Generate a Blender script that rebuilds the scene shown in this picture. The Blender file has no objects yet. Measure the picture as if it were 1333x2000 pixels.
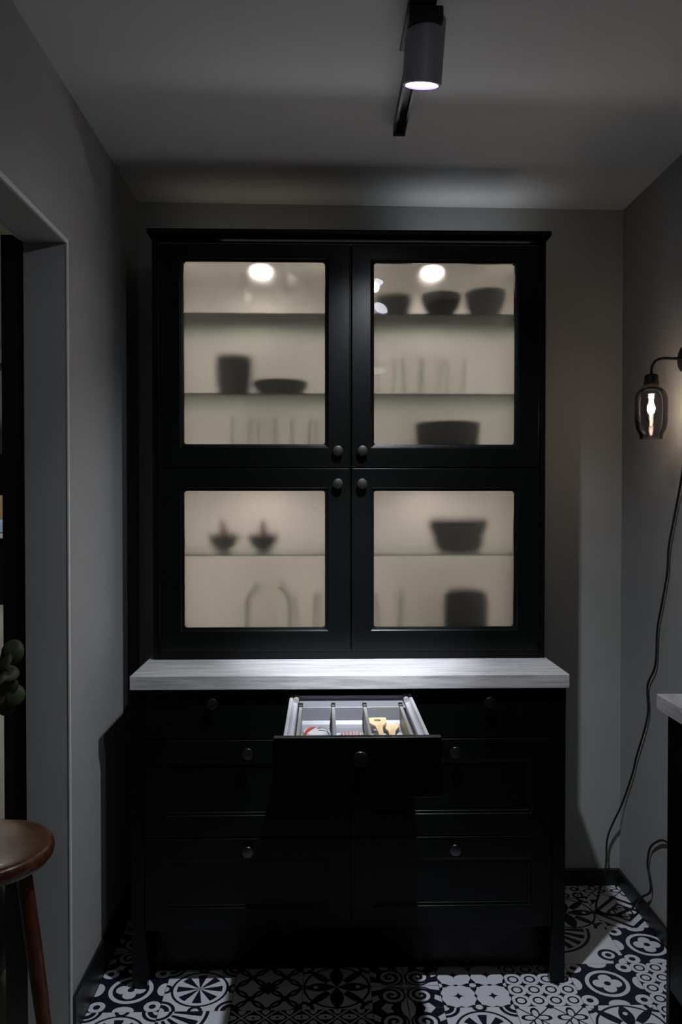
import bpy, bmesh, math, random
from mathutils import Vector, Matrix
R = math.radians
C = bpy.context.scene.collection
S = bpy.context.scene
random.seed(7)

# ------------------------------------------------------------------ camera, world, exposure
cam_d = bpy.data.cameras.new('camera'); cam = bpy.data.objects.new('camera', cam_d); C.objects.link(cam)
cam.location = (0, 0, 1.43)
cam.rotation_euler = (R(90 - 0.92), 0, R(-1.3))
cam_d.sensor_fit = 'VERTICAL'; cam_d.sensor_height = 36; cam_d.sensor_width = 24
cam_d.lens = 1551 / 2000 * 36
cam_d.clip_start = 0.05; cam_d.clip_end = 60
S.camera = cam
w = bpy.data.worlds.new('world'); S.world = w; w.use_nodes = True
w.node_tree.nodes['Background'].inputs[0].default_value = (0.55, 0.6, 0.7, 1)
w.node_tree.nodes['Background'].inputs[1].default_value = 0.004
S.cycles.transparent_max_bounces = 32
S.view_settings.view_transform = 'Standard'; S.view_settings.look = 'None'
S.view_settings.exposure = 0.0; S.view_settings.gamma = 1.0; S.view_settings.use_curve_mapping = False

COOL = (0.86, 0.92, 1.0); WARM = (1.0, 0.80, 0.60)
P_SPOT = 38.0; P_MID = 42.0; P_BEAM = 215.0; P_PUCK_UP = 0.28; P_PUCK_LOW = 0.24; P_FILL_UP = 0.37; P_FILL_LOW = 0.30; P_BULB = 2.8; P_SLOT_FILL = 0.55; P_TOP_FILL = 0.12; P_REAR = 7.0; P_ROOM_FILL = 2.0

def light(name, kind, loc, energy, color, parent=None, **kw):
    d = bpy.data.lights.new(name, kind); d.energy = energy; d.color = color
    o = bpy.data.objects.new(name, d); C.objects.link(o); o.location = loc
    for k, v in kw.items():
        if k == 'target':
            o.rotation_euler = (Vector(v) - Vector(loc)).to_track_quat('-Z', 'Y').to_euler()
        elif k == 'rot': o.rotation_euler = v
        else: setattr(d, k, v)
    if parent is not None:
        o.parent = parent; o.location = Vector(loc) - wloc(parent)
    return o

# ------------------------------------------------------------------ materials
class NT:
    """tiny node-expression helper"""
    def __init__(s, nt): s.nt = nt
    def v(s, x):
        return x
    def m(s, op, a, b=None, c=None):
        n = s.nt.nodes.new('ShaderNodeMath'); n.operation = op
        for i, x in enumerate((a, b, c)):
            if x is None: continue
            if isinstance(x, (int, float)): n.inputs[i].default_value = x
            else: s.nt.links.new(x, n.inputs[i])
        return n.outputs[0]

def mat(name, col, rough=0.5, metal=0.0, spec=0.5, noise=0.0, nscale=20, bump=0.0, coat=0.0, emis=None, stretch=None, col2=None, nrough=0.55):
    m = bpy.data.materials.new(name); m.use_nodes = True; nt = m.node_tree
    b = nt.nodes['Principled BSDF']
    b.inputs['Base Color'].default_value = (*col, 1); b.inputs['Roughness'].default_value = rough
    b.inputs['Metallic'].default_value = metal; b.inputs['Specular IOR Level'].default_value = spec
    b.inputs['Coat Weight'].default_value = coat
    if emis:
        b.inputs['Emission Color'].default_value = (*emis[0], 1); b.inputs['Emission Strength'].default_value = emis[1]
    if noise or bump or col2:
        tc = nt.nodes.new('ShaderNodeTexCoord'); mp = nt.nodes.new('ShaderNodeMapping')
        nt.links.new(tc.outputs['Object'], mp.inputs[0])
        if stretch: mp.inputs['Scale'].default_value = stretch
        nz = nt.nodes.new('ShaderNodeTexNoise'); nz.inputs['Scale'].default_value = nscale
        nz.inputs['Detail'].default_value = 6; nz.inputs['Roughness'].default_value = nrough
        nt.links.new(mp.outputs[0], nz.inputs['Vector'])
        cr = nt.nodes.new('ShaderNodeValToRGB')
        lo = col2 if col2 else tuple(c * (1 - noise) for c in col)
        cr.color_ramp.elements[0].color = (*lo, 1); cr.color_ramp.elements[0].position = 0.32
        cr.color_ramp.elements[1].color = (*col, 1); cr.color_ramp.elements[1].position = 0.62
        nt.links.new(nz.outputs[0], cr.inputs[0]); nt.links.new(cr.outputs[0], b.inputs['Base Color'])
        if bump:
            bp = nt.nodes.new('ShaderNodeBump'); bp.inputs['Strength'].default_value = bump; bp.inputs['Distance'].default_value = 0.002
            nt.links.new(nz.outputs[0], bp.inputs['Height']); nt.links.new(bp.outputs[0], b.inputs['Normal'])
    return m

def tinted_clear(name, tint, edge=None, rough=0.02, ior=1.45):
    """clear glass that lets light straight through with a tint, plus fresnel reflection"""
    m = bpy.data.materials.new(name); m.use_nodes = True; nt = m.node_tree
    for n in list(nt.nodes): nt.nodes.remove(n)
    out = nt.nodes.new('ShaderNodeOutputMaterial')
    tr = nt.nodes.new('ShaderNodeBsdfTransparent'); gl = nt.nodes.new('ShaderNodeBsdfGlossy'); gl.inputs['Roughness'].default_value = rough; gl.inputs['Color'].default_value = (1, 1, 1, 1)
    mx = nt.nodes.new('ShaderNodeMixShader'); fr = nt.nodes.new('ShaderNodeFresnel'); fr.inputs[0].default_value = ior
    if edge:
        lw = nt.nodes.new('ShaderNodeLayerWeight'); lw.inputs[0].default_value = 0.35
        mc = nt.nodes.new('ShaderNodeMix'); mc.data_type = 'RGBA'
        mc.inputs[6].default_value = (*tint, 1); mc.inputs[7].default_value = (*edge, 1)
        nt.links.new(lw.outputs['Facing'], mc.inputs[0]); nt.links.new(mc.outputs[2], tr.inputs[0])
    else: tr.inputs[0].default_value = (*tint, 1)
    nt.links.new(fr.outputs[0], mx.inputs[0]); nt.links.new(tr.outputs[0], mx.inputs[1]); nt.links.new(gl.outputs[0], mx.inputs[2])
    nt.links.new(mx.outputs[0], out.inputs[0])
    return m

def frosted_back(name):
    m = bpy.data.materials.new(name); m.use_nodes = True; nt = m.node_tree
    for n in list(nt.nodes): nt.nodes.remove(n)
    out = nt.nodes.new('ShaderNodeOutputMaterial')
    rf = nt.nodes.new('ShaderNodeBsdfRefraction'); rf.inputs['Roughness'].default_value = 0.66; rf.inputs['IOR'].default_value = 1.14
    rf.inputs['Color'].default_value = (0.985, 0.98, 0.975, 1)
    tl = nt.nodes.new('ShaderNodeBsdfTranslucent'); tl.inputs['Color'].default_value = (0.93, 0.95, 0.93, 1)
    mx = nt.nodes.new('ShaderNodeMixShader'); mx.inputs[0].default_value = 0.045
    nt.links.new(rf.outputs[0], mx.inputs[1]); nt.links.new(tl.outputs[0], mx.inputs[2]); nt.links.new(mx.outputs[0], out.inputs[0])
    return m

M_BLACK = mat('black_lacquer', (0.0018, 0.0026, 0.0024), 0.30, spec=0.24, noise=0.15, nscale=60)
M_BLACKMAT = mat('matt_black_metal', (0.009, 0.009, 0.010), 0.42)
M_WALL = mat('grey_wall_paint', (0.39, 0.39, 0.382), 0.85, spec=0.2, noise=0.05, nscale=6, bump=0.05)
M_BACKWALL = mat('back_wall_paint', (0.43, 0.435, 0.42), 0.85, spec=0.2, noise=0.05, nscale=6, bump=0.05)
M_CEIL = mat('white_ceiling_paint', (0.69, 0.69, 0.69), 0.9, spec=0.2, noise=0.03, nscale=3, bump=0.03)
M_BEAD = mat('corner_bead_paint', (0.74, 0.74, 0.73), 0.6, noise=0.05, nscale=30)
M_BASE = mat('black_skirting', (0.012, 0.013, 0.013), 0.4, noise=0.2, nscale=40)
M_INNER = mat('white_melamine', (0.76, 0.74, 0.71), 0.55, noise=0.03, nscale=12)
M_VELVET = mat('matt_black_baffle', (0.003, 0.003, 0.003), 1.0, spec=0.0, noise=0.2, nscale=90)  # keeps the added slot light from showing on the crown underside
M_KNOB = mat('pewter_knob_metal', (0.15, 0.15, 0.148), 0.30, metal=1.0, noise=0.15, nscale=80)
M_WOODTOP = mat('grey_oak_laminate', (0.54, 0.525, 0.53), 0.42, spec=0.5, nscale=5.5, stretch=(1.1, 16, 16), col2=(0.30, 0.29, 0.295), bump=0.15, nrough=0.62)
M_WOODTOP2 = mat('grey_oak_laminate_turned', (0.54, 0.525, 0.53), 0.42, nscale=5.5, stretch=(16, 1.1, 16), col2=(0.30, 0.29, 0.295), bump=0.15)
M_STEEL = mat('drawer_steel', (0.70, 0.70, 0.74), 0.36, metal=0.5, noise=0.06, nscale=30)
M_DRWHITE = mat('drawer_white', (0.72, 0.73, 0.78), 0.4, noise=0.03, nscale=20)
M_TRAY = mat('tray_plastic', (0.50, 0.51, 0.56), 0.3, noise=0.03, nscale=15)
M_TRAYSHADE = mat('shaded_tray_plastic', (0.20, 0.20, 0.22), 0.4, noise=0.05, nscale=15)  # shade under the worktop put into the colour of ledge and back wall
M_DIV = mat('tray_divider_grey', (0.30, 0.29, 0.28), 0.45, noise=0.1, nscale=30)
M_BEECH = mat('beech_wood', (0.83, 0.62, 0.36), 0.5, nscale=9, stretch=(14, 1.2, 4), col2=(0.68, 0.47, 0.24))
M_OLIVEW = mat('darker_wood', (0.70, 0.47, 0.22), 0.5, nscale=9, stretch=(12, 1.2, 4), col2=(0.40, 0.22, 0.08))
M_STOOL = mat('varnished_brown_wood', (0.12, 0.040, 0.014), 0.32, nscale=7, stretch=(1.2, 12, 4), col2=(0.06, 0.018, 0.006), coat=0.2)
M_DARKBOWL = mat('dark_stoneware', (0.010, 0.012, 0.0115), 0.85, spec=0.1, noise=0.2, nscale=25)
M_PESTLE = mat('reddish_wood', (0.13, 0.065, 0.05), 0.8, spec=0.1, noise=0.3, nscale=40)
M_SHELF = tinted_clear('shelf_glass', (0.975, 0.99, 0.98), ior=1.08)
M_SHELFEDGE = tinted_clear('shelf_glass_edge', (0.74, 0.82, 0.77), ior=1.15)
M_GLASS = tinted_clear('drinking_glass', (0.995, 0.997, 0.992), edge=(0.93, 0.95, 0.91), ior=1.12)
M_FROST = frosted_back('frosted_glass')
M_PANE = tinted_clear('pane_front_glass', (0.98, 0.985, 0.98))
M_SMOKE = tinted_clear('smoked_glass', (0.84, 0.82, 0.84), edge=(0.24, 0.235, 0.24), rough=0.03)
M_BULB = tinted_clear('clear_bulb_glass', (0.97, 0.96, 0.94), edge=(0.7, 0.68, 0.65))
M_LAMPBODY = mat('grey_lamp_aluminium', (0.25, 0.25, 0.27), 0.5, noise=0.04, nscale=50)
M_LENS = mat('lit_spot_lens', (0.9, 0.9, 1), 0.4, emis=((0.90, 0.93, 1.0), 18.0))
M_LENSFRINGE = mat('violet_lens_fringe', (0.16, 0.12, 0.75), 0.3, noise=0.1, nscale=40)  # colour fringe round the bright lens, painted onto the rim
M_PUCK = mat('lit_puck_lens', (1, 0.95, 0.9), 0.4, emis=((1.0, 0.90, 0.80), 14.0))
M_FIL = mat('lit_filament', (1, 0.9, 0.75), 0.4, emis=((1.0, 0.84, 0.64), 45.0))
M_LEAF = mat('eucalyptus_leaf', (0.085, 0.105, 0.045), 0.6, noise=0.45, nscale=30)
M_STEM = mat('eucalyptus_stem', (0.10, 0.075, 0.035), 0.6, noise=0.3, nscale=30)
M_GREENGL = mat('dark_green_glass', (0.004, 0.075, 0.05), 0.12, spec=0.6, noise=0.2, nscale=8)
M_CORK = mat('cork', (0.30, 0.19, 0.10), 0.8, noise=0.4, nscale=60)
M_FLOORB = mat('grout_screed', (0.03, 0.03, 0.032), 0.9, noise=0.3, nscale=60)
M_OFLOOR = mat('pale_vinyl_floor', (0.46, 0.455, 0.40), 0.5, noise=0.1, nscale=5)
M_CORD = mat('black_fabric_cord', (0.012, 0.012, 0.015), 0.7, noise=0.3, nscale=200)
M_ISL = mat('island_top_stone', (0.55, 0.56, 0.6), 0.4, noise=0.2, nscale=10)
M_BLUE = mat('pale_blue_ceramic', (0.35, 0.5, 0.72), 0.4, noise=0.2, nscale=20)
M_WICKER = mat('gold_brown_reeds', (0.50, 0.38, 0.22), 0.8, nscale=30, stretch=(30, 30, 1), col2=(0.14, 0.10, 0.06))
M_PACK = mat('glossy_white_paper', (0.80, 0.79, 0.78), 0.3, noise=0.06, nscale=40)
M_RED = mat('red_print', (0.72, 0.05, 0.025), 0.35, noise=0.25, nscale=120)
M_PINK = mat('mauve_print', (0.42, 0.22, 0.30), 0.4, noise=0.3, nscale=120)
M_INK = mat('black_print', (0.03, 0.03, 0.05), 0.4, noise=0.2, nscale=120)

def gingham():
    m = bpy.data.materials.new('red_gingham_cotton'); m.use_nodes = True; nt = m.node_tree; q = NT(nt)
    b = nt.nodes['Principled BSDF']; b.inputs['Roughness'].default_value = 0.9
    tc = nt.nodes.new('ShaderNodeTexCoord'); sp = nt.nodes.new('ShaderNodeSeparateXYZ'); nt.links.new(tc.outputs['Object'], sp.inputs[0])
    a = q.m('GREATER_THAN', q.m('SINE', q.m('MULTIPLY', sp.outputs[0], 2 * math.pi / 0.009)), 0)
    c = q.m('GREATER_THAN', q.m('SINE', q.m('MULTIPLY', sp.outputs[1], 2 * math.pi / 0.009)), 0)
    f = q.m('MULTIPLY', q.m('ADD', a, c), 0.5)
    mx = nt.nodes.new('ShaderNodeMix'); mx.data_type = 'RGBA'
    mx.inputs[6].default_value = (0.72, 0.68, 0.68, 1); mx.inputs[7].default_value = (0.52, 0.12, 0.14, 1)
    nt.links.new(f, mx.inputs[0]); nt.links.new(mx.outputs[2], b.inputs['Base Color'])
    return m
M_GING = gingham()

# patterned cement tiles: one procedural design each, coordinates from the tile's own centre
def tile_mat(k):
    m = bpy.data.materials.new('patterned_tile_design'); m.use_nodes = True; nt = m.node_tree; q = NT(nt); F = q.m
    b = nt.nodes['Principled BSDF']; b.inputs['Roughness'].default_value = 0.42
    tc = nt.nodes.new('ShaderNodeTexCoord'); sp = nt.nodes.new('ShaderNodeSeparateXYZ'); nt.links.new(tc.outputs['Object'], sp.inputs[0])
    u = F('MULTIPLY', sp.outputs[0], 10.0); v = F('MULTIPLY', sp.outputs[1], 10.0)
    def A(x): return F('ABSOLUTE', x)
    def mul(*a):
        r = a[0]
        for x in a[1:]: r = F('MULTIPLY', r, x)
        return r
    def gt(a, b_): return F('GREATER_THAN', a, b_)
    def lt(a, b_): return F('LESS_THAN', a, b_)
    def OR(*a):
        r = a[0]
        for x in a[1:]: r = F('MAXIMUM', r, x)
        return r
    def NOT(a): return F('SUBTRACT', 1.0, a)
    def XOR(a, c): return A(F('SUBTRACT', a, c))
    def hyp(a, c): return F('SQRT', F('ADD', F('MULTIPLY', a, a), F('MULTIPLY', c, c)))
    def sub(a, c): return F('SUBTRACT', a, c)
    def add(a, c): return F('ADD', a, c)
    def circ(cx, cy, r, U=None, V=None): return lt(hyp(sub(U or a_, cx), sub(V or b_, cy)), r)
    def ring(cx, cy, r, w_, U=None, V=None): return lt(A(sub(hyp(sub(U or a_, cx), sub(V or b_, cy)), r)), w_)
    a_ = A(u); b_ = A(v); mx = F('MAXIMUM', a_, b_); mn = F('MINIMUM', a_, b_)
    r = hyp(u, v); th = F('ARCTAN2', v, u)
    def ell(cx, cy, rx, ry, U=None, V=None):   # ellipse
        return lt(hyp(F('DIVIDE', sub(U or a_, cx), rx), F('DIVIDE', sub(V or b_, cy), ry)), 1.0)
    # rotated 45 degrees coordinates
    p = mul(add(a_, b_), 0.7071); s_ = mul(sub(mx, mn), 0.7071)
    if k == 0:    # sixteen-ray star in a scalloped ring
        star = mul(gt(F('SINE', add(mul(th, 8.0), 1.57)), -0.1), lt(r, 0.66))
        sc = OR(ring(0, 0, 0.80, 0.035), ring(1, 1, 0.40, 0.05), ring(1, 1, 0.22, 0.07), ring(1.0, 0.0, 0.16, 0.05), ring(0, 1, 0.16, 0.05))
        dark = OR(star, sc)
    elif k == 1:  # interlaced quatrefoil rings
        dark = OR(ring(0.5, 0, 0.42, 0.045), ring(0, 0.5, 0.42, 0.045), ring(1, 0.5, 0.42, 0.045), ring(0.5, 1, 0.42, 0.045), ell(0, 0, 0.1, 0.30), ell(0, 0, 0.30, 0.1), ell(1, 1, 0.12, 0.3), ell(1, 1, 0.3, 0.12), circ(0.5, 0.5, 0.08))
    elif k == 2:  # spirals and fans
        rr = hyp(sub(a_, 0.42), sub(b_, 0.42)); tt = F('ARCTAN2', sub(b_, 0.42), sub(a_, 0.42))
        spi = mul(gt(F('SINE', add(tt, mul(rr, 30.0))), 0.0), lt(rr, 0.34))
        fan = mul(gt(rr, 0.40), gt(F('SINE', mul(F('ARCTAN2', b_, a_), 14.0)), 0.2))
        dark = NOT(OR(spi, fan, circ(0, 0, 0.09)))
    elif k == 3:  # lattice of small four-pointed stars
        U = F('PINGPONG', add(u, 4.0), 0.25); V = F('PINGPONG', add(v, 4.0), 0.25)
        dark = OR(lt(F('SQRT', U), sub(0.44, F('SQRT', V))), ring(0.25, 0.25, 0.14, 0.028, U, V))
    elif k == 4:  # big leaf cross
        leafd = lt(s_, mul(F('SINE', mul(F('MINIMUM', p, 1.25), 2.5)), 0.13))
        leafa = lt(mn, mul(F('SINE', mul(F('MINIMUM', mx, 1.0), 3.1)), 0.20))
        dark = OR(mul(XOR(leafa, circ(0.62, 0, 0.07)), 1.0), mul(leafd, gt(r, 0.35)), ring(1, 1, 0.30, 0.06), ring(0, 0, 0.95, 0.035))
    elif k == 5:  # clover in a round frame on dark ground
        cl = OR(circ(0.24, 0, 0.19), circ(0, 0.24, 0.19))
        white = OR(mul(cl, NOT(circ(0, 0, 0.10))), ring(0, 0, 0.58, 0.06), mul(circ(0.78, 0.78, 0.24), NOT(circ(0.78, 0.78, 0.10))), ell(0.97, 0, 0.2, 0.30), ell(0, 0.97, 0.30, 0.2))
        dark = NOT(white)
    elif k == 6:  # trellis of ovals and dots
        U = F('PINGPONG', add(u, 4.0), 0.333); V = F('PINGPONG', add(v, 4.0), 0.333)
        white = OR(mul(ell(0.333, 0, 0.21, 0.11, U, V), NOT(circ(0.333, 0, 0.04, U, V))), mul(ell(0, 0.333, 0.11, 0.21, U, V), NOT(circ(0, 0.333, 0.04, U, V))), lt(A(sub(U, V)), 0.035))
        dark = NOT(white)
    elif k == 7:  # light lobed squares between dark bars with studs
        U = F('PINGPONG', add(u, 4.0), 0.5); V = F('PINGPONG', add(v, 4.0), 0.5)
        star = lt(F('SQRT', sub(0.5, U)), sub(0.46, F('SQRT', sub(0.5, V))))
        bar = lt(F('MINIMUM', U, V), add(0.05, mul(F('SINE', mul(F('MAXIMUM', U, V), 12.6)), 0.045)))
        dark = OR(mul(bar, NOT(circ(0, 0, 0.10, U, V))), star)
    elif k == 8:  # rays fanning from the corners with curls
        rc = hyp(sub(1.0, u), sub(1.0, v)); tc_ = F('ARCTAN2', sub(1.0, v), sub(1.0, u))
        fan = mul(gt(F('SINE', mul(tc_, 18.0)), -0.1), gt(rc, 0.45), lt(rc, 1.25))
        dark = OR(fan, ring(1, 1, 1.38, 0.05, u, v), ring(1, 1, 0.36, 0.05, u, v), ring(-0.55, -0.55, 0.26, 0.06, u, v), circ(-0.55, -0.55, 0.10, u, v), ring(-1, -1, 0.35, 0.08, u, v))
    elif k == 9:  # diagonal diamonds with four-petal flowers
        dia = lt(A(sub(add(a_, b_), 1.0)), 0.10)
        fl = mul(OR(ell(0.24, 0, 0.22, 0.13), ell(0, 0.24, 0.13, 0.22)), NOT(circ(0, 0, 0.07)))
        fl2 = mul(OR(ell(0.76, 1, 0.22, 0.13), ell(1, 0.76, 0.13, 0.22)), NOT(circ(1, 1, 0.07)))
        dark = OR(dia, ring(0, 0, 0.30, 0.03), mul(NOT(OR(fl, fl2)), lt(add(a_, b_), 0.62)), mul(NOT(fl2), gt(add(a_, b_), 1.45)))
    elif k == 10:  # scrolls along the edge, blossom centre
        pet = lt(r, add(0.42, mul(F('COSINE', mul(th, 6.0)), 0.20)))
        vein = lt(r, add(0.22, mul(F('COSINE', mul(th, 6.0)), 0.16)))
        dark = OR(mul(pet, NOT(vein)), ring(0.8, 0.8, 0.16, 0.05), ring(0.8, 0.35, 0.12, 0.04), ring(0.35, 0.8, 0.12, 0.04), circ(0.8, 0.8, 0.05), gt(mx, 0.965))
    else:          # small pinwheel knots
        U = F('PINGPONG', add(u, 4.5), 0.5); V = F('PINGPONG', add(v, 4.5), 0.5)
        R2 = hyp(U, V); T2 = F('ARCTAN2', V, U)
        dark = OR(lt(A(sub(R2, add(0.26, mul(F('COSINE', mul(T2, 4.0)), 0.12)))), 0.05), lt(A(sub(U, V)), 0.03), circ(0.5, 0.5, 0.12, U, V))
    mix = nt.nodes.new('ShaderNodeMix'); mix.data_type = 'RGBA'
    mix.inputs[6].default_value = (0.68, 0.68, 0.72, 1); mix.inputs[7].default_value = (0.010, 0.009, 0.022, 1)
    nz = nt.nodes.new('ShaderNodeTexNoise'); nz.inputs['Scale'].default_value = 35
    nt.links.new(tc.outputs['Object'], nz.inputs['Vector'])
    rr_ = add(0.36, mul(nz.outputs[0], 0.16)); nt.links.new(rr_, b.inputs['Roughness'])
    nt.links.new(dark, mix.inputs[0]); nt.links.new(mix.outputs[2], b.inputs['Base Color'])
    return m

# ------------------------------------------------------------------ mesh helpers (all take world coordinates)
def wloc(o):
    v = Vector((0, 0, 0))
    while o is not None: v = v + o.location; o = o.parent
    return v

def obj(name, bm, m, parent=None, at=None, smooth=False, kind=None, label=None):
    """links bm as ONE object; with a parent the origin is the parent's, else `at`"""
    org = wloc(parent) if parent is not None else Vector(at if at is not None else (0, 0, 0))
    if at is not None and parent is not None: off = Vector(at) - org; org = Vector(at)
    else: off = Vector((0, 0, 0)) if parent is not None else org
    bmesh.ops.translate(bm, verts=bm.verts, vec=-org)
    bmesh.ops.recalc_face_normals(bm, faces=bm.faces)
    me = bpy.data.meshes.new(name); bm.to_mesh(me); bm.free()
    if smooth:
        for p in me.polygons: p.use_smooth = True
        if smooth != 'all':
            try: me.set_sharp_from_angle(angle=R(40))
            except Exception: pass
    for mm in (m if isinstance(m, (list, tuple)) else [m]): me.materials.append(mm)
    o = bpy.data.objects.new(name, me); C.objects.link(o); o.location = off
    if parent is not None: o.parent = parent
    if smooth and name in ('door', 'drawer', 'lamp_head', 'canister'): md = o.modifiers.new('weighted', 'WEIGHTED_NORMAL'); md.keep_sharp = True
    if kind: o['kind'] = kind
    if label: o['label'] = label
    return o

def tag(o, label, cat, group=None):
    o['label'] = label; o['category'] = cat
    if group: o['group'] = group
    return o

def thing(name, label, cat, loc, group=None):
    o = bpy.data.objects.new(name, None); C.objects.link(o); o.location = loc; o.empty_display_size = 0.05
    return tag(o, label, cat, group)

def dup(root, loc, label):
    r = root.copy(); C.objects.link(r); r.location = loc; r['label'] = label
    for ch in list(root.children):
        c = ch.copy(); C.objects.link(c); c.parent = r
        for g in ch.children:
            d = g.copy(); C.objects.link(d); d.parent = c
    return r

def box(bm, x0, x1, y0, y1, z0, z1, bev=0.0, mi=0, seg=1):
    g = bmesh.ops.create_cube(bm, size=1)
    vs = g['verts']
    for v_ in vs:
        v_.co = Vector(((x0 + x1) / 2 + v_.co.x * (x1 - x0), (y0 + y1) / 2 + v_.co.y * (y1 - y0), (z0 + z1) / 2 + v_.co.z * (z1 - z0)))
    fs = set(f for v_ in vs for f in v_.link_faces)
    for f in fs: f.material_index = mi
    if bev:
        es = list(set(e for v_ in vs for e in v_.link_edges))
        bmesh.ops.bevel(bm, geom=es, offset=bev, segments=seg, profile=0.5, affect='EDGES')
    return bm

def B(*a, **k): return box(bmesh.new(), *a, **k)

def lathe(bm, prof, c, n=28, axis='z', closed=False, capA=False, capB=False, mi=0):
    """prof: (radius, height) pairs; c: centre"""
    rings = []
    for (r_, h) in prof:
        ring = []
        for i in range(n):
            t = 2 * math.pi * i / n
            p = (r_ * math.cos(t), r_ * math.sin(t), h)
            if axis == 'y': p = (p[0], -p[2], p[1])     # height runs toward -y
            if axis == 'x': p = (-p[2], p[0], p[1])     # height runs toward -x
            ring.append(bm.verts.new((c[0] + p[0], c[1] + p[1], c[2] + p[2])))
        rings.append(ring)
    pairs = list(zip(rings, rings[1:])) + ([(rings[-1], rings[0])] if closed else [])
    for a, b in pairs:
        for i in range(n):
            f = bm.faces.new((a[i], a[(i + 1) % n], b[(i + 1) % n], b[i])); f.material_index = mi
    if capA: bm.faces.new(list(reversed(rings[0])))
    if capB: bm.faces.new(rings[-1])
    return bm

def smoothpath(pts, n=8):
    P = [Vector(p) for p in pts]; out = []
    for i in range(len(P) - 1):
        p0 = P[max(i - 1, 0)]; p1 = P[i]; p2 = P[i + 1]; p3 = P[min(i + 2, len(P) - 1)]
        for k in range(n):
            t = k / n
            out.append(0.5 * ((2 * p1) + (p2 - p0) * t + (2 * p0 - 5 * p1 + 4 * p2 - p3) * t * t + (3 * p1 - p0 - 3 * p2 + p3) * t ** 3))
    out.append(P[-1]); return out

def tube(bm, pts, rad, n=10, cap=True):
    P = [Vector(p) for p in pts]; rings = []; nrm = None
    for i, p in enumerate(P):
        t = (P[min(i + 1, len(P) - 1)] - P[max(i - 1, 0)]).normalized()
        if nrm is None: nrm = t.orthogonal().normalized()
        else: nrm = (nrm - t * nrm.dot(t)).normalized()
        bt = t.cross(nrm); r_ = rad[i] if isinstance(rad, (list, tuple)) else rad
        rings.append([bm.verts.new(p + (nrm * math.cos(2 * math.pi * k / n) + bt * math.sin(2 * math.pi * k / n)) * r_) for k in range(n)])
    for a, b in zip(rings, rings[1:]):
        for k in range(n): bm.faces.new((a[k], a[(k + 1) % n], b[(k + 1) % n], b[k]))
    if cap:
        bm.faces.new(list(reversed(rings[0]))); bm.faces.new(rings[-1])
    return bm

def rrect(x0, x1, z0, z1, rad, k=4):
    pts = []
    for cx, cz, a0 in ((x1 - rad, z1 - rad, 0), (x0 + rad, z1 - rad, 90), (x0 + rad, z0 + rad, 180), (x1 - rad, z0 + rad, 270)):
        for i in range(k):
            a = R(a0 + 90 * i / (k - 1)); pts.append((cx + rad * math.cos(a), cz + rad * math.sin(a)))
    return pts

def panel_front(x0, x1, z0, z1, steps, through=False):
    """nested rounded rectangles joined ring by ring: steps = (inset, y, corner radius)"""
    bm = bmesh.new(); rings = []
    for ins, y, rad in steps:
        rings.append([bm.verts.new((px, y, pz)) for px, pz in rrect(x0 + ins, x1 - ins, z0 + ins, z1 - ins, rad)])
    n = len(rings[0])
    pairs = list(zip(rings, rings[1:])) + ([(rings[-1], rings[0])] if through else [])
    for a, b in pairs:
        for i in range(n): bm.faces.new((a[i], a[(i + 1) % n], b[(i + 1) % n], b[i]))
    if not through:
        bm.faces.new(rings[-1]); bm.faces.new(list(reversed(rings[0])))
    return bm

def arc_out(ins, y, r_, k=4):    # round-over from the outside edge onto the face
    return [(ins + r_ * (1 - math.cos(a)), y + r_ * (1 - math.sin(a)), .001) for a in [math.pi / 2 * i / k for i in range(k + 1)]]
def arc_in(ins, y, r_, k=4):     # round-over from the face down into a recess
    return [(ins + r_ * math.sin(a), y + r_ * (1 - math.cos(a)), .0015) for a in [math.pi / 2 * i / k for i in range(k + 1)]]

# ------------------------------------------------------------------ the setting
YB = 2.905; XL = -0.67; XR = 1.102
def ceilz(x): return 2.505 - 0.0085 * (x + 0.665)

fl = obj('floor', B(XL, XR + 0.02, -2.2, YB + 0.05, -0.06, -0.0035), M_FLOORB, kind='structure')
designs = []
for k in range(12):
    bm = B(-0.0993, 0.0993, -0.0993, 0.0993, -0.006, 0.0, bev=0.0006)
    me = bpy.data.meshes.new('tile'); bm.to_mesh(me); bm.free(); me.materials.append(tile_mat(k)); designs.append(me)
chosen = {(1, 0): 8, (2, 0): 6, (3, 0): 6, (4, 0): 2, (5, 0): 0, (6, 0): 11, (7, 0): 4, (8, 0): 3,
          (0, 1): 5, (1, 1): 0, (2, 1): 1, (3, 1): 4, (4, 1): 2, (5, 1): 7, (6, 1): 3, (7, 1): 5, (8, 1): 3,
          (7, 2): 8, (8, 2): 5, (7, 3): 4, (8, 3): 9, (7, 4): 10, (8, 4): 11}
ny = 0
for j in range(-7, 5):
    for i in range(9):
        cx = -0.66 + 0.1 + 0.2 * i; cy = 2.105 + 0.2 * j
        if cx - 0.1 > XR: continue
        if j <= 0: key = (i, j); 
        k = chosen.get((i, j), (i * 5 + j * 7 + (i * j) % 3) % 12)
        o = bpy.data.objects.new('tile', designs[k]); C.objects.link(o); o.location = (cx, cy, 0); o.parent = fl
        o.rotation_euler = (0, 0, math.pi / 2 * ((i + j) % 4))

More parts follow.
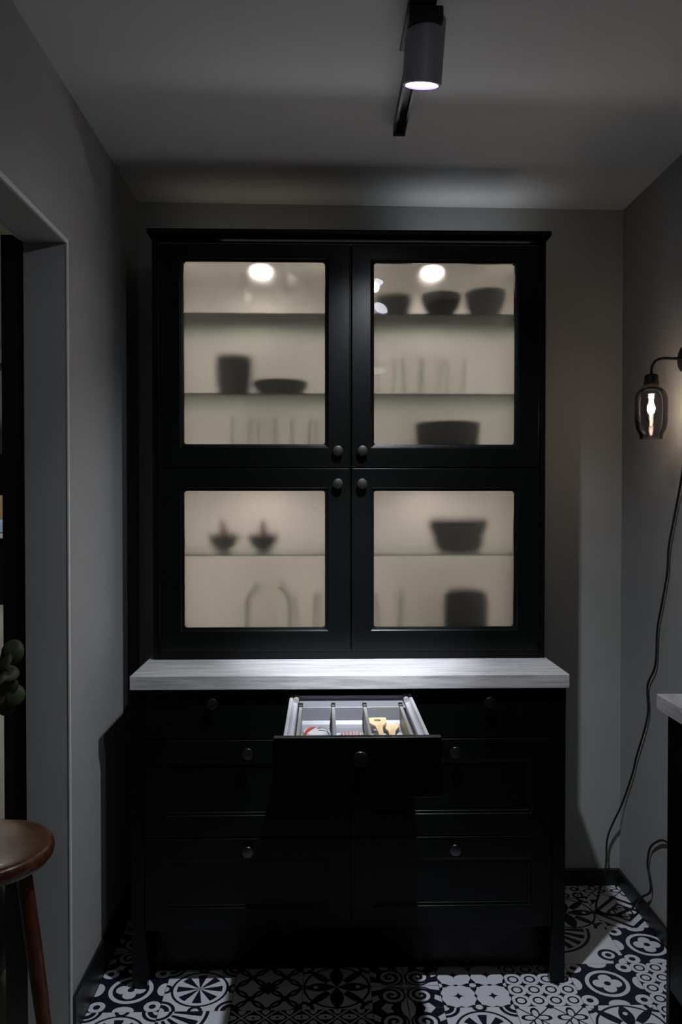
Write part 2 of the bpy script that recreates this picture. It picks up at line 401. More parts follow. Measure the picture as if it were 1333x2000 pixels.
# ceiling (very slightly out of level, as the wall line shows)
bm = bmesh.new(); box(bm, XL - 0.12, XR + 0.12, -2.3, YB + 0.12, 2.5, 2.6)
for v_ in bm.verts: v_.co.z += ceilz(v_.co.x) - 2.5
obj('ceiling', bm, M_CEIL, kind='structure')
obj('wall_back', B(XL, XR + 0.12, YB, YB + 0.12, -0.06, 2.53), M_BACKWALL, kind='structure')
obj('wall_right', B(XR, XR + 0.12, -2.2, YB, -0.06, 2.53), M_WALL, kind='structure')
obj('wall_front', B(XL - 0.12, XR + 0.12, -2.32, -2.2, -0.06, 2.53), M_WALL, kind='structure')
OY0, OY1, OZ = 0.55, 2.10, 2.10      # opening in the left wall
bm = bmesh.new()
box(bm, XL - 0.112, XL, OY1, YB + 0.12, -0.06, 2.53); box(bm, XL - 0.112, XL, -2.2, OY0, -0.06, 2.53); box(bm, XL - 0.112, XL, OY0, OY1, OZ, 2.53)
obj('wall_left', bm, M_WALL, kind='structure')
# bright corner bead round the opening
bm = bmesh.new()
box(bm, XL - 0.001, XL + 0.0025, OY1 - 0.002, OY1 + 0.010, 0.0, OZ + 0.010); box(bm, XL - 0.004, XL + 0.0022, OY0 - 0.01, OY1 + 0.0099, OZ - 0.002, OZ + 0.0102)
obj('trim_1', bm, M_BEAD, kind='structure')
def skirting(name, *b):
    bm = B(*b, bev=0.003); obj(name, bm, M_BASE, kind='structure')
skirting('baseboard_back', XL + 0.01, XR - 0.0005, YB - 0.012, YB - 0.0005, 0, 0.062)
skirting('baseboard_right', XR - 0.012, XR - 0.0005, -2.19, YB - 0.0125, 0, 0.062)
skirting('baseboard_left', XL + 0.0005, XL + 0.010, OY1 + 0.012, YB - 0.0005, 0, 0.105)

# neighbouring room seen through the opening
XO = -6.5
obj('floor_adjoining', B(XO, XL - 0.0005, -2.2, 13.2, -0.06, -0.001), M_OFLOOR, kind='structure')
obj('ceiling_adjoining', B(XO, XL - 0.12, -2.2, 13.2, 2.55, 2.65), M_CEIL, kind='structure')
obj('wall_adjoining_back', B(XO, XL - 0.12, 13.0, 13.12, -0.06, 2.6), M_WALL, kind='structure')
obj('wall_adjoining_left', B(XO - 0.12, XO, -2.2, 13.0, -0.06, 2.6), M_WALL, kind='structure')
obj('wall_adjoining_right', B(XL - 0.118, XL, YB + 0.12, 13.0, -0.06, 2.6), M_WALL, kind='structure')
obj('wall_adjoining_front', B(XO, XL - 0.12, -2.32, -2.2, -0.06, 2.6), M_WALL, kind='structure')
# black frame post on the far side of the opening, top corner chamfered
bm = bmesh.new()
pr = [(-0.846, 0.0), (-0.788, 0.0), (-0.788, 2.105), (-0.815, 2.124), (-0.846, 2.124)]
fa = [bm.verts.new((x, 2.115, z)) for x, z in pr]; fb = [bm.verts.new((x, 2.165, z)) for x, z in pr]
bm.faces.new(fa); bm.faces.new(list(reversed(fb)))
for i in range(5): bm.faces.new((fa[i], fa[(i + 1) % 5], fb[(i + 1) % 5], fb[i]))
obj('trim_2', bm, M_BLACKMAT, kind='structure')

# ------------------------------------------------------------------ knobs
def knob(bm, x, y, z, s=1.0):
    prof = [(0.0085, 0), (0.0085, 0.003), (0.0055, 0.005), (0.0042, 0.011), (0.0075, 0.0135), (0.0135, 0.0165), (0.0168, 0.0200), (0.0168, 0.0225), (0.0155, 0.0243), (0.0110, 0.0252), (0.0015, 0.0256)]
    return lathe(bm, [(r_ * s, h * s) for r_, h in prof], (x, y, z), n=24, axis='y', capA=True, capB=True)

# ------------------------------------------------------------------ glazed display cabinet
UY = 2.530; CX0, CX1 = -0.540, 0.712; CZ0, CZ1 = 0.9205, 2.262
cab = thing('display_cabinet', 'tall black display cabinet with four lit frosted glass doors standing on the grey worktop', 'cabinet', (0.086, UY + 0.18, CZ0))
IY = UY + 0.004      # carcass front
for x0, x1 in ((CX0, CX0 + 0.018), (CX1 - 0.018, CX1)): obj('side_panel', B(x0, x1, UY - 0.002, YB - 0.001, CZ0, CZ1, bev=0.001), M_BLACK, cab)
obj('base_rail', B(CX0 + 0.018, CX1 - 0.018, UY - 0.002, YB - 0.02, CZ0, CZ0 + 0.024, bev=0.001), M_BLACK, cab)
obj('top_panel', B(CX0 + 0.018, CX1 - 0.018, IY + 0.018, YB - 0.001, 2.246, CZ1), M_BLACK, cab)
obj('back_panel', B(CX0 + 0.018, CX1 - 0.018, YB - 0.012, YB - 0.002, CZ0 + 0.024, 2.246), M_INNER, cab)
for x0, x1 in ((CX0 + 0.0185, CX0 + 0.034), (0.079, 0.0955), (CX1 - 0.034, CX1 - 0.0185)):
    obj('inner_side', B(x0, x1, IY + 0.018, YB - 0.0125, CZ0 + 0.0245, 2.2455), M_INNER, cab)
for z0, z1 in ((CZ0 + 0.0245, CZ0 + 0.038), (1.518, 1.552), (2.228, 2.2455)):
    for x0, x1 in ((CX0 + 0.0345, 0.0785), (0.096, CX1 - 0.0345)):
        obj('inner_shelf', B(x0, x1, IY + 0.018, YB - 0.0125, z0, z1), M_INNER, cab)
# crown moulding: profile swept round front and both sides, mitred
prof = [(0.000, 2.2500), (0.002, 2.2510), (0.011, 2.259), (0.013, 2.261), (0.015, 2.262), (0.015, 2.276), (0.0, 2.276)]
bm = bmesh.new(); cols = []
for px, py, sx, sy in ((CX0, YB - 0.001, -1, 0), (CX0, UY - 0.006, -1, -1), (CX1, UY - 0.006, 1, -1), (CX1, YB - 0.001, 1, 0)):
    cols.append([bm.verts.new((px + sx * d * 0.7, py + sy * d * 1.3, z)) for d, z in prof])
for a, b in zip(cols, cols[1:]):
    for i in range(len(prof) - 1): bm.faces.new((a[i], b[i], b[i + 1], a[i + 1])).material_index = 1 if i < 4 else 0
bm.faces.new([c_[-1] for c_ in cols])
bm.faces.new(cols[0]); bm.faces.new(list(reversed(cols[-1])))
bm.faces.new([c_[0] for c_ in reversed(cols)]).material_index = 1
obj('crown_moulding', bm, [M_BLACK, M_VELVET], cab)
obj('top_light_block', B(CX0 + 0.019, CX1 - 0.019, UY + 0.0005, UY + 0.0215, 2.190, 2.2345), M_BLACK, cab)  # added below the slot light to keep it out of the cabinet
obj('gap_light_block', B(0.0785, 0.0965, UY + 0.0005, UY + 0.0215, CZ0 + 0.0245, 2.1895), M_BLACK, cab)  # added behind the door gap to stop light leaking out
for x0, x1 in ((CX0 + 0.019, 0.0780), (0.0970, CX1 - 0.019)):
    obj('middle_light_block', B(x0, x1, UY + 0.0005, UY + 0.0215, 1.512, 1.550), M_BLACK, cab)  # also added, blocks light between upper and lower doors
    obj('lower_rail', B(x0, x1, UY + 0.0005, UY + 0.0215, CZ0 + 0.0245, CZ0 + 0.042), M_BLACK, cab)
# added ceiling fill with no known source: a thin strip in the gap between the doors and the crown, shining up and out
obj('added_slot_strip', B(CX0 + 0.04, CX1 - 0.04, UY + 0.006, UY + 0.018, 2.2346, 2.2375), M_VELVET, cab)
light('slot_fill_lamp', 'AREA', (0.170, UY + 0.012, 2.2392), P_SLOT_FILL, (0.93, 0.95, 1.0), parent=cab, target=(0.170, UY - 0.988, 3.10), shape='RECTANGLE', size=0.98, size_y=0.003, spread=R(150))
for x0, x1, pw, cl in ((0.28, 0.70, P_TOP_FILL, (0.86, 0.93, 1.0)), (-0.52, 0.06, P_TOP_FILL * 0.3, (1.0, 0.88, 0.70))):  # added strips with no known source, lighten the ceiling near the wall
    obj('added_top_strip', B(x0, x1, 2.81, 2.83, 2.2765, 2.280), M_STEEL, cab)
    light('top_fill_lamp', 'AREA', ((x0 + x1) / 2, 2.82, 2.2815), pw, cl, parent=cab, rot=(math.pi, 0, 0), shape='RECTANGLE', size=x1 - x0, size_y=0.015, spread=R(130))
# doors
for (x0, x1, z0, z1, gl, gr, gb, gt, kx, kz) in (
    (-0.514, 0.0845, 1.532, 2.232, -0.438, 0.006, 1.604, 2.177, 0.047, 1.582),
    (0.0905, 0.686, 1.532, 2.232, 0.162, 0.609, 1.604, 2.177, 0.124, 1.582),
    (-0.514, 0.0845, 0.948, 1.528, -0.438, 0.006, 1.024, 1.456, 0.047, 1.479),
    (0.0905, 0.686, 0.948, 1.528, 0.162, 0.609, 1.024, 1.456, 0.123, 1.479)):
    bm = bmesh.new(); yf = UY - 0.020; yb = UY
    def ringv(l, r_, b_, t_, y, rad): return [bm.verts.new((px, y, pz)) for px, pz in rrect(l, r_, b_, t_, rad)]
    g = 0.0115
    rings = [ringv(x0, x1, z0, z1, yb, .0008)] + [ringv(x0 + i_, x1 - i_, z0 + i_, z1 - i_, y, .001) for i_, y, q_ in arc_out(0, yf, .0025)]
    rings += [ringv(gl - g + i_, gr + g - i_, gb - g + i_, gt + g - i_, y, .0015) for i_, y, q_ in arc_in(-.0012, yf, .0040)]
    rings += [ringv(gl - .0075, gr + .0075, gb - .0075, gt + .0075, yf + .0050, .002), ringv(gl - .0035, gr + .0035, gb - .0035, gt + .0035, yf + .0055, .004),
              ringv(gl - .0012, gr + .0012, gb - .0012, gt + .0012, yf + .0065, .006), ringv(gl, gr, gb, gt, yf + .0095, .007), ringv(gl, gr, gb, gt, yb, .007)]
    n = len(rings[0])
    for a, b in list(zip(rings, rings[1:])) + [(rings[-1], rings[0])]:
        for i in range(n): bm.faces.new((a[i], a[(i + 1) % n], b[(i + 1) % n], b[i]))
    d = obj('door', bm, M_BLACK, cab, smooth=True)
    bm = bmesh.new(); box(bm, gl + 0.0003, gr - 0.0003, UY - 0.009, UY - 0.004, gb + 0.0003, gt - 0.0003)
    bm.normal_update()
    for f in bm.faces:
        f.material_index = 1 if f.normal.y > 0.5 else 0
    obj('glass_pane', bm, [M_PANE, M_FROST], d)
    obj('knob', knob(bmesh.new(), kx, yf, kz), M_KNOB, d, smooth=True)
# glass shelves
SH = {'L': (CX0 + 0.036, 0.0775), 'R': (0.0975, CX1 - 0.036)}
def glass_shelf(side, z):
    x0, x1 = SH[side]; bm = bmesh.new(); box(bm, x0, x1, UY + 0.045, YB - 0.016, z - 0.006, z)
    bm.normal_update()
    for f in bm.faces: f.material_index = 1 if abs(f.normal.z) < 0.5 else 0
    obj('glass_shelf', bm, [M_SHELF, M_SHELFEDGE], cab)
for s_ in 'LR':
    for z in (1.251, 1.773, 2.032): glass_shelf(s_, z)
# puck lights near the back of each compartment roof, and slim made-up strips hidden behind the door stiles to even the light
for x in (-0.214, 0.380):
    for zt, pw in ((2.228, P_PUCK_UP), (1.518, P_PUCK_LOW)):
        py = UY + 0.195
        bm = lathe(bmesh.new(), [(0.034, 0), (0.034, -0.012), (0.032, -0.012), (0.031, -0.001), (0.0005, -0.001)], (x, py, zt), n=28, capA=True)
        pk = obj('puck_light', bm, M_STEEL, cab, smooth=True)
        obj('lens', lathe(bmesh.new(), [(0.030, -0.0015), (0.012, -0.0022), (0.0005, -0.0024)], (x, py, zt), n=28), M_PUCK, pk, smooth=True)
        light('puck_lamp', 'AREA', (x, py, zt - 0.003), pw, (1.0, 0.87, 0.77), parent=cab, shape='DISK', size=0.05)
for x, dx in ((CX0 + 0.0375, 0.8), (0.0755, -0.8), (0.0985, 0.8), (CX1 - 0.0375, -0.8)):
    for z0, z1, pw in ((1.56, 2.215, P_FILL_UP), (0.965, 1.505, P_FILL_LOW)):
        obj('added_fill_strip', B(x - 0.003, x + 0.003, UY + 0.022, UY + 0.030, z0, z1), M_INNER, cab)
        light('inner_fill_lamp', 'AREA', (x + 0.006 * (1 if dx > 0 else -1), UY + 0.034, (z0 + z1) / 2), pw, (1.0, 0.88, 0.78), parent=cab,
              target=(x + dx, UY + 0.034 + 1.0, (z0 + z1) / 2), shape='RECTANGLE', size=0.006, size_y=(z1 - z0) - 0.02)

# ------------------------------------------------------------------ worktop and base cabinet
WZ = 0.920; WY = 2.290
top = obj('worktop', B(-0.557, 0.719, WY, YB - 0.0005, WZ - 0.040, WZ, bev=0.0012), M_WOODTOP, at=(0.08, 2.6, WZ - 0.040))
tag(top, 'grey oak effect worktop with a bright patch of light under the display cabinet', 'worktop')
FY = 2.310                          # drawer front face
base = thing('base_cabinet', 'black base cabinet under the display cabinet, middle top drawer pulled open', 'cabinet', (0.08, 2.6, 0))
BX0, BX1 = -0.558, 0.714
for x0, x1 in ((BX0, BX0 + 0.016), (BX1 - 0.016, BX1)): obj('side_panel', B(x0, x1, FY + 0.0, YB - 0.013, 0.0, WZ - 0.0405), M_BLACK, base)
for x0, x1, s_ in ((BX0 + 0.0165, BX0 + 0.036, 1), (BX1 - 0.036, BX1 - 0.0165, -1)):      # front posts with bracket feet
    bm = bmesh.new(); zs = 0.165
    xo, xi = (x0, x1) if s_ > 0 else (x1, x0)
    pts = [(xo, 0), (xo + s_ * 0.026, 0), (xo + s_ * 0.030, 0.05), (xi + s_ * 0.002, zs), (xi, zs + 0.01), (xi, WZ - 0.041), (xo, WZ - 0.041)]
    if s_ < 0: pts.reverse()
    fa = [bm.verts.new((px, FY - 0.002, pz)) for px, pz in pts]; fb = [bm.verts.new((px, FY + 0.030, pz)) for px, pz in pts]
    bm.faces.new(fa); bm.faces.new(list(reversed(fb)))
    for i in range(len(pts)): bm.faces.new((fa[i], fa[(i + 1) % len(pts)], fb[(i + 1) % len(pts)], fb[i]))
    obj('post', bm, M_BLACK, base)
obj('plinth', B(BX0 + 0.017, BX1 - 0.017, 2.400, 2.416, 0.0, 0.168), M_BLACK, base)
obj('bottom_panel', B(BX0 + 0.017, BX1 - 0.017, FY + 0.021, YB - 0.03, 0.168, 0.184), M_BLACK, base)
obj('back_panel', B(BX0 + 0.017, BX1 - 0.017, YB - 0.03, YB - 0.013, 0.184, WZ - 0.041), M_BLACK, base)
obj('drawer_divider', B(BX0 + 0.037, BX1 - 0.037, FY + 0.021, YB - 0.031, 0.722, 0.731), M_BLACK, base)
for x in (-0.110, 0.2645): obj('partition', B(x, x + 0.010, FY + 0.021, YB - 0.031, 0.7315, WZ - 0.041), M_BLACK, base)
obj('partition', B(0.076, 0.088, FY + 0.021, YB - 0.031, 0.184, 0.7215), M_BLACK, base)

LX0, LX1, MX = -0.5205, 0.6765, 0.0805
def shaker(x0, x1, z0, z1, kx, kz):
    yb = FY + 0.019
    st_ = [(0, yb, .0008)] + arc_out(0, FY, .0025) + arc_in(.0605, FY, .0043) + [(.0648, FY + .0045, .0015)] + arc_in(.0685, FY + .0050, .0039) + [(.0724, FY + .0085, .001), (.0726, FY + .0087, .001)]
    bm = panel_front(x0, x1, z0, z1, st_)
    d = obj('drawer', bm, M_BLACK, base, smooth=True)
    obj('knob', knob(bmesh.new(), kx, FY, kz), M_KNOB, d, smooth=True)
for z0, z1, kz in ((0.4425, 0.7275, 0.6935), (0.1700, 0.4385, 0.4075)):
    shaker(LX0, MX - 0.0015, z0, z1, -0.2185, kz); shaker(MX + 0.0015, LX1, z0, z1, 0.386, kz)
for x0, x1, kx in ((LX0, -0.1045, -0.320), (0.2650, LX1, 0.485)):
    bm = B(x0, x1, FY, FY + 0.019, 0.7315, WZ - 0.0425, bev=0.0015)
    d = obj('drawer', bm, M_BLACK, base); obj('knob', knob(bmesh.new(), kx, FY, 0.839), M_KNOB, d, smooth=True)
# the open drawer
DY = 1.870
dr = obj('drawer', B(-0.118, 0.282, DY, DY + 0.019, 0.722, 0.8665, bev=0.0015), M_BLACK, base)
obj('knob', knob(bmesh.new(), 0.087, DY, 0.822, 1.1), M_KNOB, dr, smooth=True)
SZ = 0.853
for sx, xo in ((1, -0.098), (-1, 0.262)):        # stepped double-walled steel sides
    bm = bmesh.new()
    prf = [(0, 0.745), (0, SZ - 0.004), (0.002, SZ), (0.010, SZ), (0.012, SZ - 0.006), (0.016, SZ - 0.010), (0.024, SZ - 0.012), (0.026, SZ - 0.018), (0.026, 0.745)]
    fa = [bm.verts.new((xo + sx * d_, DY + 0.0195, z)) for d_, z in prf]; fb = [bm.verts.new((xo + sx * d_, 2.345, z)) for d_, z in prf]
    bm.faces.new(fa); bm.faces.new(list(reversed(fb)))
    for i in range(len(prf)): bm.faces.new((fa[i], fa[(i + 1) % len(prf)], fb[(i + 1) % len(prf)], fb[i]))
    obj('drawer_side', bm, M_STEEL, dr)

obj('drawer_bottom', B(-0.072, 0.236, DY + 0.0195, 2.345, 0.770, 0.784), M_DRWHITE, dr)
obj('drawer_back', B(-0.072, 0.236, 2.328, 2.345, 0.7845, SZ - 0.004), M_DRWHITE, dr)
for xo in (-0.078, 0.242):       # rounded grey corner clips at the back of the sides
    bm = bmesh.new(); tube(bm, [(xo, 2.282, SZ - 0.006), (xo, 2.336, SZ - 0.006)], 0.0085, n=14); obj('corner_clip', bm, M_DIV, dr, smooth=True)

# cutlery tray standing in the drawer: three hollow compartments
TZ = 0.8445; TB = 0.7848; ty0, ty1 = DY + 0.024, 2.322
tray = thing('cutlery_tray', 'pale plastic cutlery tray with three compartments inside the open drawer', 'tray', (0.08, 2.1, TB))
obj('tray_base', B(-0.069, 0.233, ty0, ty1, TB, TB + 0.004), M_TRAY, tray)
obj('tray_ledge', B(-0.069, 0.233, 2.235, ty1, TZ - 0.006, TZ - 0.002, bev=0.001), M_TRAYSHADE, tray)
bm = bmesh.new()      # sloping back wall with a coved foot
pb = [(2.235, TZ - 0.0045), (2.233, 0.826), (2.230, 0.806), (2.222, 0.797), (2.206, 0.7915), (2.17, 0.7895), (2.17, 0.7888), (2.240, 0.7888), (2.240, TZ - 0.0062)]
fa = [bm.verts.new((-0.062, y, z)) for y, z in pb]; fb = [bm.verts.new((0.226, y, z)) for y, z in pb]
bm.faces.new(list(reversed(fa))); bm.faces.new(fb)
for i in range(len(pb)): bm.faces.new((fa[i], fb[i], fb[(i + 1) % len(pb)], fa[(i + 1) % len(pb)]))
obj('tray_back', bm, M_TRAYSHADE, tray)
for x in (-0.063, 0.029, 0.118, 0.221):
    bm = bmesh.new(); box(bm, x - 0.0045, x + 0.0045, ty0, 2.234, TB + 0.0042, TZ, bev=0.002, seg=2); obj('divider', bm, M_DIV, tray)
    bm = bmesh.new(); box(bm, x - 0.006, x + 0.006, 2.2345, 2.262, TZ - 0.0018, TZ + 0.004, bev=0.001); obj('divider_clip', bm, M_BASE, tray)
TF = 0.789    # compartment floor

# wooden spatulas
def slab(outline, z0, z1, hole=None):
    bm = bmesh.new(); n = len(outline)
    if hole is None:
        a = [bm.verts.new((x, y, z0)) for x, y in outline]; b = [bm.verts.new((x, y, z1)) for x, y in outline]
        bm.faces.new(list(reversed(a))); bm.faces.new(b)
        for i in range(n): bm.faces.new((a[i], a[(i + 1) % n], b[(i + 1) % n], b[i]))
        return bm
    hx, hy, hrx, hry = hole; H_ = []
    for (x, y) in outline:
        t = math.atan2((y - hy) / hry, (x - hx) / hrx); H_.append((hx + hrx * math.cos(t), hy + hry * math.sin(t)))
    A_ = [[bm.verts.new((x, y, z)) for x, y in L] for z in (z0, z1) for L in (outline, H_)]
    o0, h0, o1, h1 = A_
    for i in range(n):
        j = (i + 1) % n
        bm.faces.new((o1[i], o1[j], h1[j], h1[i])); bm.faces.new((o0[j], o0[i], h0[i], h0[j]))
        bm.faces.new((o0[i], o0[j], o1[j], o1[i])); bm.faces.new((h0[j], h0[i], h1[i], h1[j]))
    return bm
def tilt(o, loc, rot): o.location = loc; o.rotation_euler = rot
out1 = [(-.024, .075), (-.012, .078), (0, .079), (.012, .0785), (.025, .078), (.0255, .060), (.024, .042), (.019, .028), (.010, .014), (.0075, -.02), (.0065, -.06), (.0065, -.12), (.0075, -.19), (0, -.196), (-.0075, -.19), (-.0065, -.12), (-.0065, -.06), (-.0075, -.02), (-.010, .014), (-.019, .026), (-.0245, .040), (-.025, .058)]
sp1 = obj('wooden_spatula', slab(out1, -0.003, 0.003, hole=(0.0, 0.056, 0.010, 0.0095)), M_BEECH)
tag(sp1, 'pale wooden spatula with a slotted square blade in the open drawer', 'spatula')
tilt(sp1, (0.152, 2.128, 0.812), (R(4), 0, R(2)))
out2 = [(-.018, .075), (-.006, .068), (.006, .070), (.018, .082), (.0205, .066), (.019, .045), (.012, .026), (.0085, .008), (.0075, -.02), (.0065, -.06), (.0065, -.12), (.0075, -.18), (0, -.188), (-.0075, -.18), (-.0065, -.12), (-.0065, -.06), (-.0075, -.02), (-.010, .010), (-.017, .03), (-.019, .052)]
sp2 = obj('wooden_spatula', slab(out2, -0.003, 0.003), M_BEECH)
tag(sp2, 'pale wooden spatula with a curved notched blade, right of the slotted one', 'spatula')
tilt(sp2, (0.186, 2.122, 0.8005), (R(2.5), 0, R(-4)))
bm = bmesh.new(); lathe(bm, [(0.001, -0.0045), (0.012, -0.0035), (0.016, 0.0), (0.012, 0.004), (0.010, 0.0012), (0.001, 0.0)], (0.190, 2.203, 0.7950), n=18)
for v_ in bm.verts: v_.co.y = 2.203 + (v_.co.y - 2.203) * 1.2
sc = obj('wooden_scoop', bm, M_OLIVEW, at=(0.190, 2.203, 0.7905), smooth=True)
tag(sc, 'darker brown wooden scoop bowl lying behind the two pale spatulas', 'scoop')

# gingham cloth, folded in soft ridges
bm = bmesh.new(); nx_, ny_ = 44, 22; V_ = []
x0, x1, y0, y1 = 0.0385, 0.1095, ty0 + 0.01, 2.135
for side in (1, 0):
    G = []
    for j in range(ny_ + 1):
        row = []
        for i in range(nx_ + 1):
            a, b = i / nx_, j / ny_
            ed = min(1, 5 * a, 5 * (1 - a)) * min(1, 6 * (1 - b))
            h = 0.004 + 0.021 * math.sqrt(max(ed, 0)) + 0.0022 * math.sin(a * 44) * ed
            x = x0 + (x1 - x0) * a + (0.006 * (1 - b) if i == 0 else 0); y = y0 + (y1 - y0) * b - 0.012 * (1 - a) * b
            row.append(bm.verts.new((x, y, TF + 0.0002 + (h if side else 0))))
        G.append(row)
    for j in range(ny_):
        for i in range(nx_):
            q = (G[j][i], G[j][i + 1], G[j + 1][i + 1], G[j + 1][i]); bm.faces.new(q if side else tuple(reversed(q)))
    V_.append(G)
T_, L_ = V_
per = [(0, i) for i in range(nx_)] + [(j, nx_) for j in range(ny_)] + [(ny_, i) for i in range(nx_, 0, -1)] + [(j, 0) for j in range(ny_, 0, -1)]
for k in range(len(per)):
    (a, b), (c_, d_) = per[k], per[(k + 1) % len(per)]
    bm.faces.new((L_[a][b], L_[c_][d_], T_[c_][d_], T_[a][b]))
cl = obj('folded_cloth', bm, M_GING, at=(0.074, 2.02, TF + 0.0002), smooth='all')
tag(cl, 'red and white checked cloth folded in the middle tray compartment', 'cloth')

# white printed packet with a red motif
pk = thing('paper_packet', 'white packet printed with a red chilli shape in the left tray compartment', 'packet', (-0.017, 2.065, TF))
bm = bmesh.new(); prf = [(0.034, 0.0), (0.0375, 0.006), (0.0375, 0.028), (0.034, 0.0335), (0.022, 0.0362), (0.0005, 0.0372)]
lathe(bm, [(r_, h + 0.0002) for r_, h in prf], (-0.017, 2.075, TF), n=32, capA=True); obj('wrapper', bm, M_PACK, pk, smooth=True)
def packh(x, y):
    d_ = math.hypot(x + 0.017, y - 2.075)
    return TF + 0.0374 + 0.0003 - (0.001 * (d_ / 0.022) ** 2 if d_ < 0.022 else 0.001 + 0.0027 * ((d_ - 0.022) / 0.012) ** 1.3)
def motif(name, path, wid, m, n=20):
    bm = bmesh.new(); P = smoothpath([(x, y, 0) for x, y in path], 6); L = len(P); pr = []
    for i, p in enumerate(P):
        t = (P[min(i + 1, L - 1)] - P[max(i - 1, 0)]).normalized(); nn = Vector((-t.y, t.x, 0)); ww = wid(i / (L - 1))
        a = p + nn * ww; b = p - nn * ww
        pr.append([bm.verts.new((q_.x, q_.y, packh(q_.x, q_.y) + dz)) for q_ in (a, b) for dz in (0.0005, 0.0)])
    for A, B_ in zip(pr, pr[1:]):
        bm.faces.new((A[0], A[2], B_[2], B_[0])); bm.faces.new((A[1], B_[1], B_[3], A[3]))
    obj(name, bm, m, pk)
motif('red_print', [(-0.046, 2.052), (-0.040, 2.066), (-0.034, 2.082), (-0.026, 2.094), (-0.020, 2.094)], lambda t: 0.0012 + 0.0062 * math.sin(math.pi * min(1, t * 0.85 + 0.1)), M_RED)
motif('mauve_print', [(-0.014, 2.090), (-0.008, 2.094), (-0.001, 2.092), (0.000, 2.084)], lambda t: 0.0022, M_PINK)
motif('mauve_print', [(-0.015, 2.082), (-0.009, 2.083), (-0.006, 2.080)], lambda t: 0.0015, M_PINK)
motif('black_print', [(0.001, 2.096), (0.006, 2.088), (0.011, 2.075), (0.013, 2.060)], lambda t: 0.0007, M_INK)
motif('black_print', [(-0.012, 2.066), (0.002, 2.066), (0.012, 2.058), (0.016, 2.048)], lambda t: 0.0008, M_INK)

# ------------------------------------------------------------------ crockery behind the frosted glass
def bowl_bm(r_, h, foot=0.45, t=0.004, belly=0.6, c=(0, 0, 0), n=36):
    o_ = [(foot * r_, 0.0)]; i_ = []
    N = 9
    for k in range(N + 1):
        a = k / N; rr = foot * r_ + (r_ - foot * r_) * (math.sin(a * math.pi / 2) ** belly); o_.append((rr, 0.003 + (h - 0.003) * a))
    for k in range(N, -1, -1):
        a = k / N; rr = foot * r_ * 0.9 + (r_ - t - foot * r_ * 0.9) * (math.sin(a * math.pi / 2) ** belly); i_.append((max(rr, 0.001), 0.007 + (h - 0.007) * a))
    pf = o_ + i_ + [(0.0006, 0.0068)]
    return lathe(bmesh.new(), pf, c, n=n, capA=True)
def bowl(loc, r_, h, label, group=None, m=None, **k):
    o = obj('bowl', bowl_bm(r_, h, **k), m or M_DARKBOWL, smooth=True); o.location = loc
    return tag(o, label, 'bowl', group)
def cyl_vessel(name, loc, pf, label, cat, m=None):
    o = obj(name, lathe(bmesh.new(), pf, (0, 0, 0), n=36, capA=True), m or M_DARKBOWL, smooth=True); o.location = loc
    return tag(o, label, cat)
e = 0.0003
S1, S2, S3, S4, S0 = 2.032 + e, 1.773 + e, 1.552 + e, 1.251 + e, CZ0 + 0.038 + e
# upper left door
cyl_vessel('tumbler_mug', (-0.308, 2.735, S2), [(0.042, 0), (0.050, 0.015), (0.060, 0.060), (0.062, 0.112), (0.061, 0.146), (0.058, 0.146), (0.058, 0.11), (0.055, 0.05), (0.044, 0.010), (0.001, 0.009)], 'dark rounded cup on the second shelf behind the upper left door', 'cup')
bowl((-0.143, 2.675, S2), 0.092, 0.050, 'wide shallow dark bowl beside the cup behind the upper left door', foot=0.5)
# upper right door
bowl((0.243, 2.705, S1), 0.062, 0.086, 'dark bowl on the top shelf upper right, leftmost of the three', group='dark bowls on the top shelf')
bowl((0.395, 2.642, S1), 0.066, 0.076, 'dark bowl in the middle of three on the upper right top shelf', group='dark bowls on the top shelf', belly=0.8)
bowl((0.545, 2.650, S1), 0.067, 0.090, 'tallest dark bowl, rightmost of three on the upper right top shelf', group='dark bowls on the top shelf')
bowl((0.425, 2.690, S3), 0.110, 0.135, 'large dark bowl at the bottom behind the upper right door', foot=0.78)
# lower left door: two mortars with wooden pestles
def mortar(x, y, label, group, lean):
    b = bowl((x, y, S4), 0.052, 0.056, label, group, foot=0.42, t=0.010, belly=0.7)
    bm = bmesh.new(); tube(bm, [(x + 0.010, y, S4 + 0.018), (x + 0.004 + lean * .3, y, S4 + 0.05), (x - 0.002 + lean, y, S4 + 0.102), (x - 0.002 + lean, y, S4 + 0.108)], [0.012, 0.014, 0.007, 0.004], n=12)
    p = obj('pestle', bm, M_PESTLE, at=(x + 0.010, y, S4 + 0.008), smooth=True)
    tag(p, 'reddish wooden pestle standing up in the ' + ('left' if x < -0.25 else 'right') + ' dark mortar', 'pestle', 'wooden pestles')
mortar(-0.345, 2.735, 'small dark mortar bowl, left of the pair behind the lower left door', 'small dark mortars', -0.002)
mortar(-0.208, 2.735, 'small dark mortar bowl, right of the pair behind the lower left door', 'small dark mortars', 0.000)
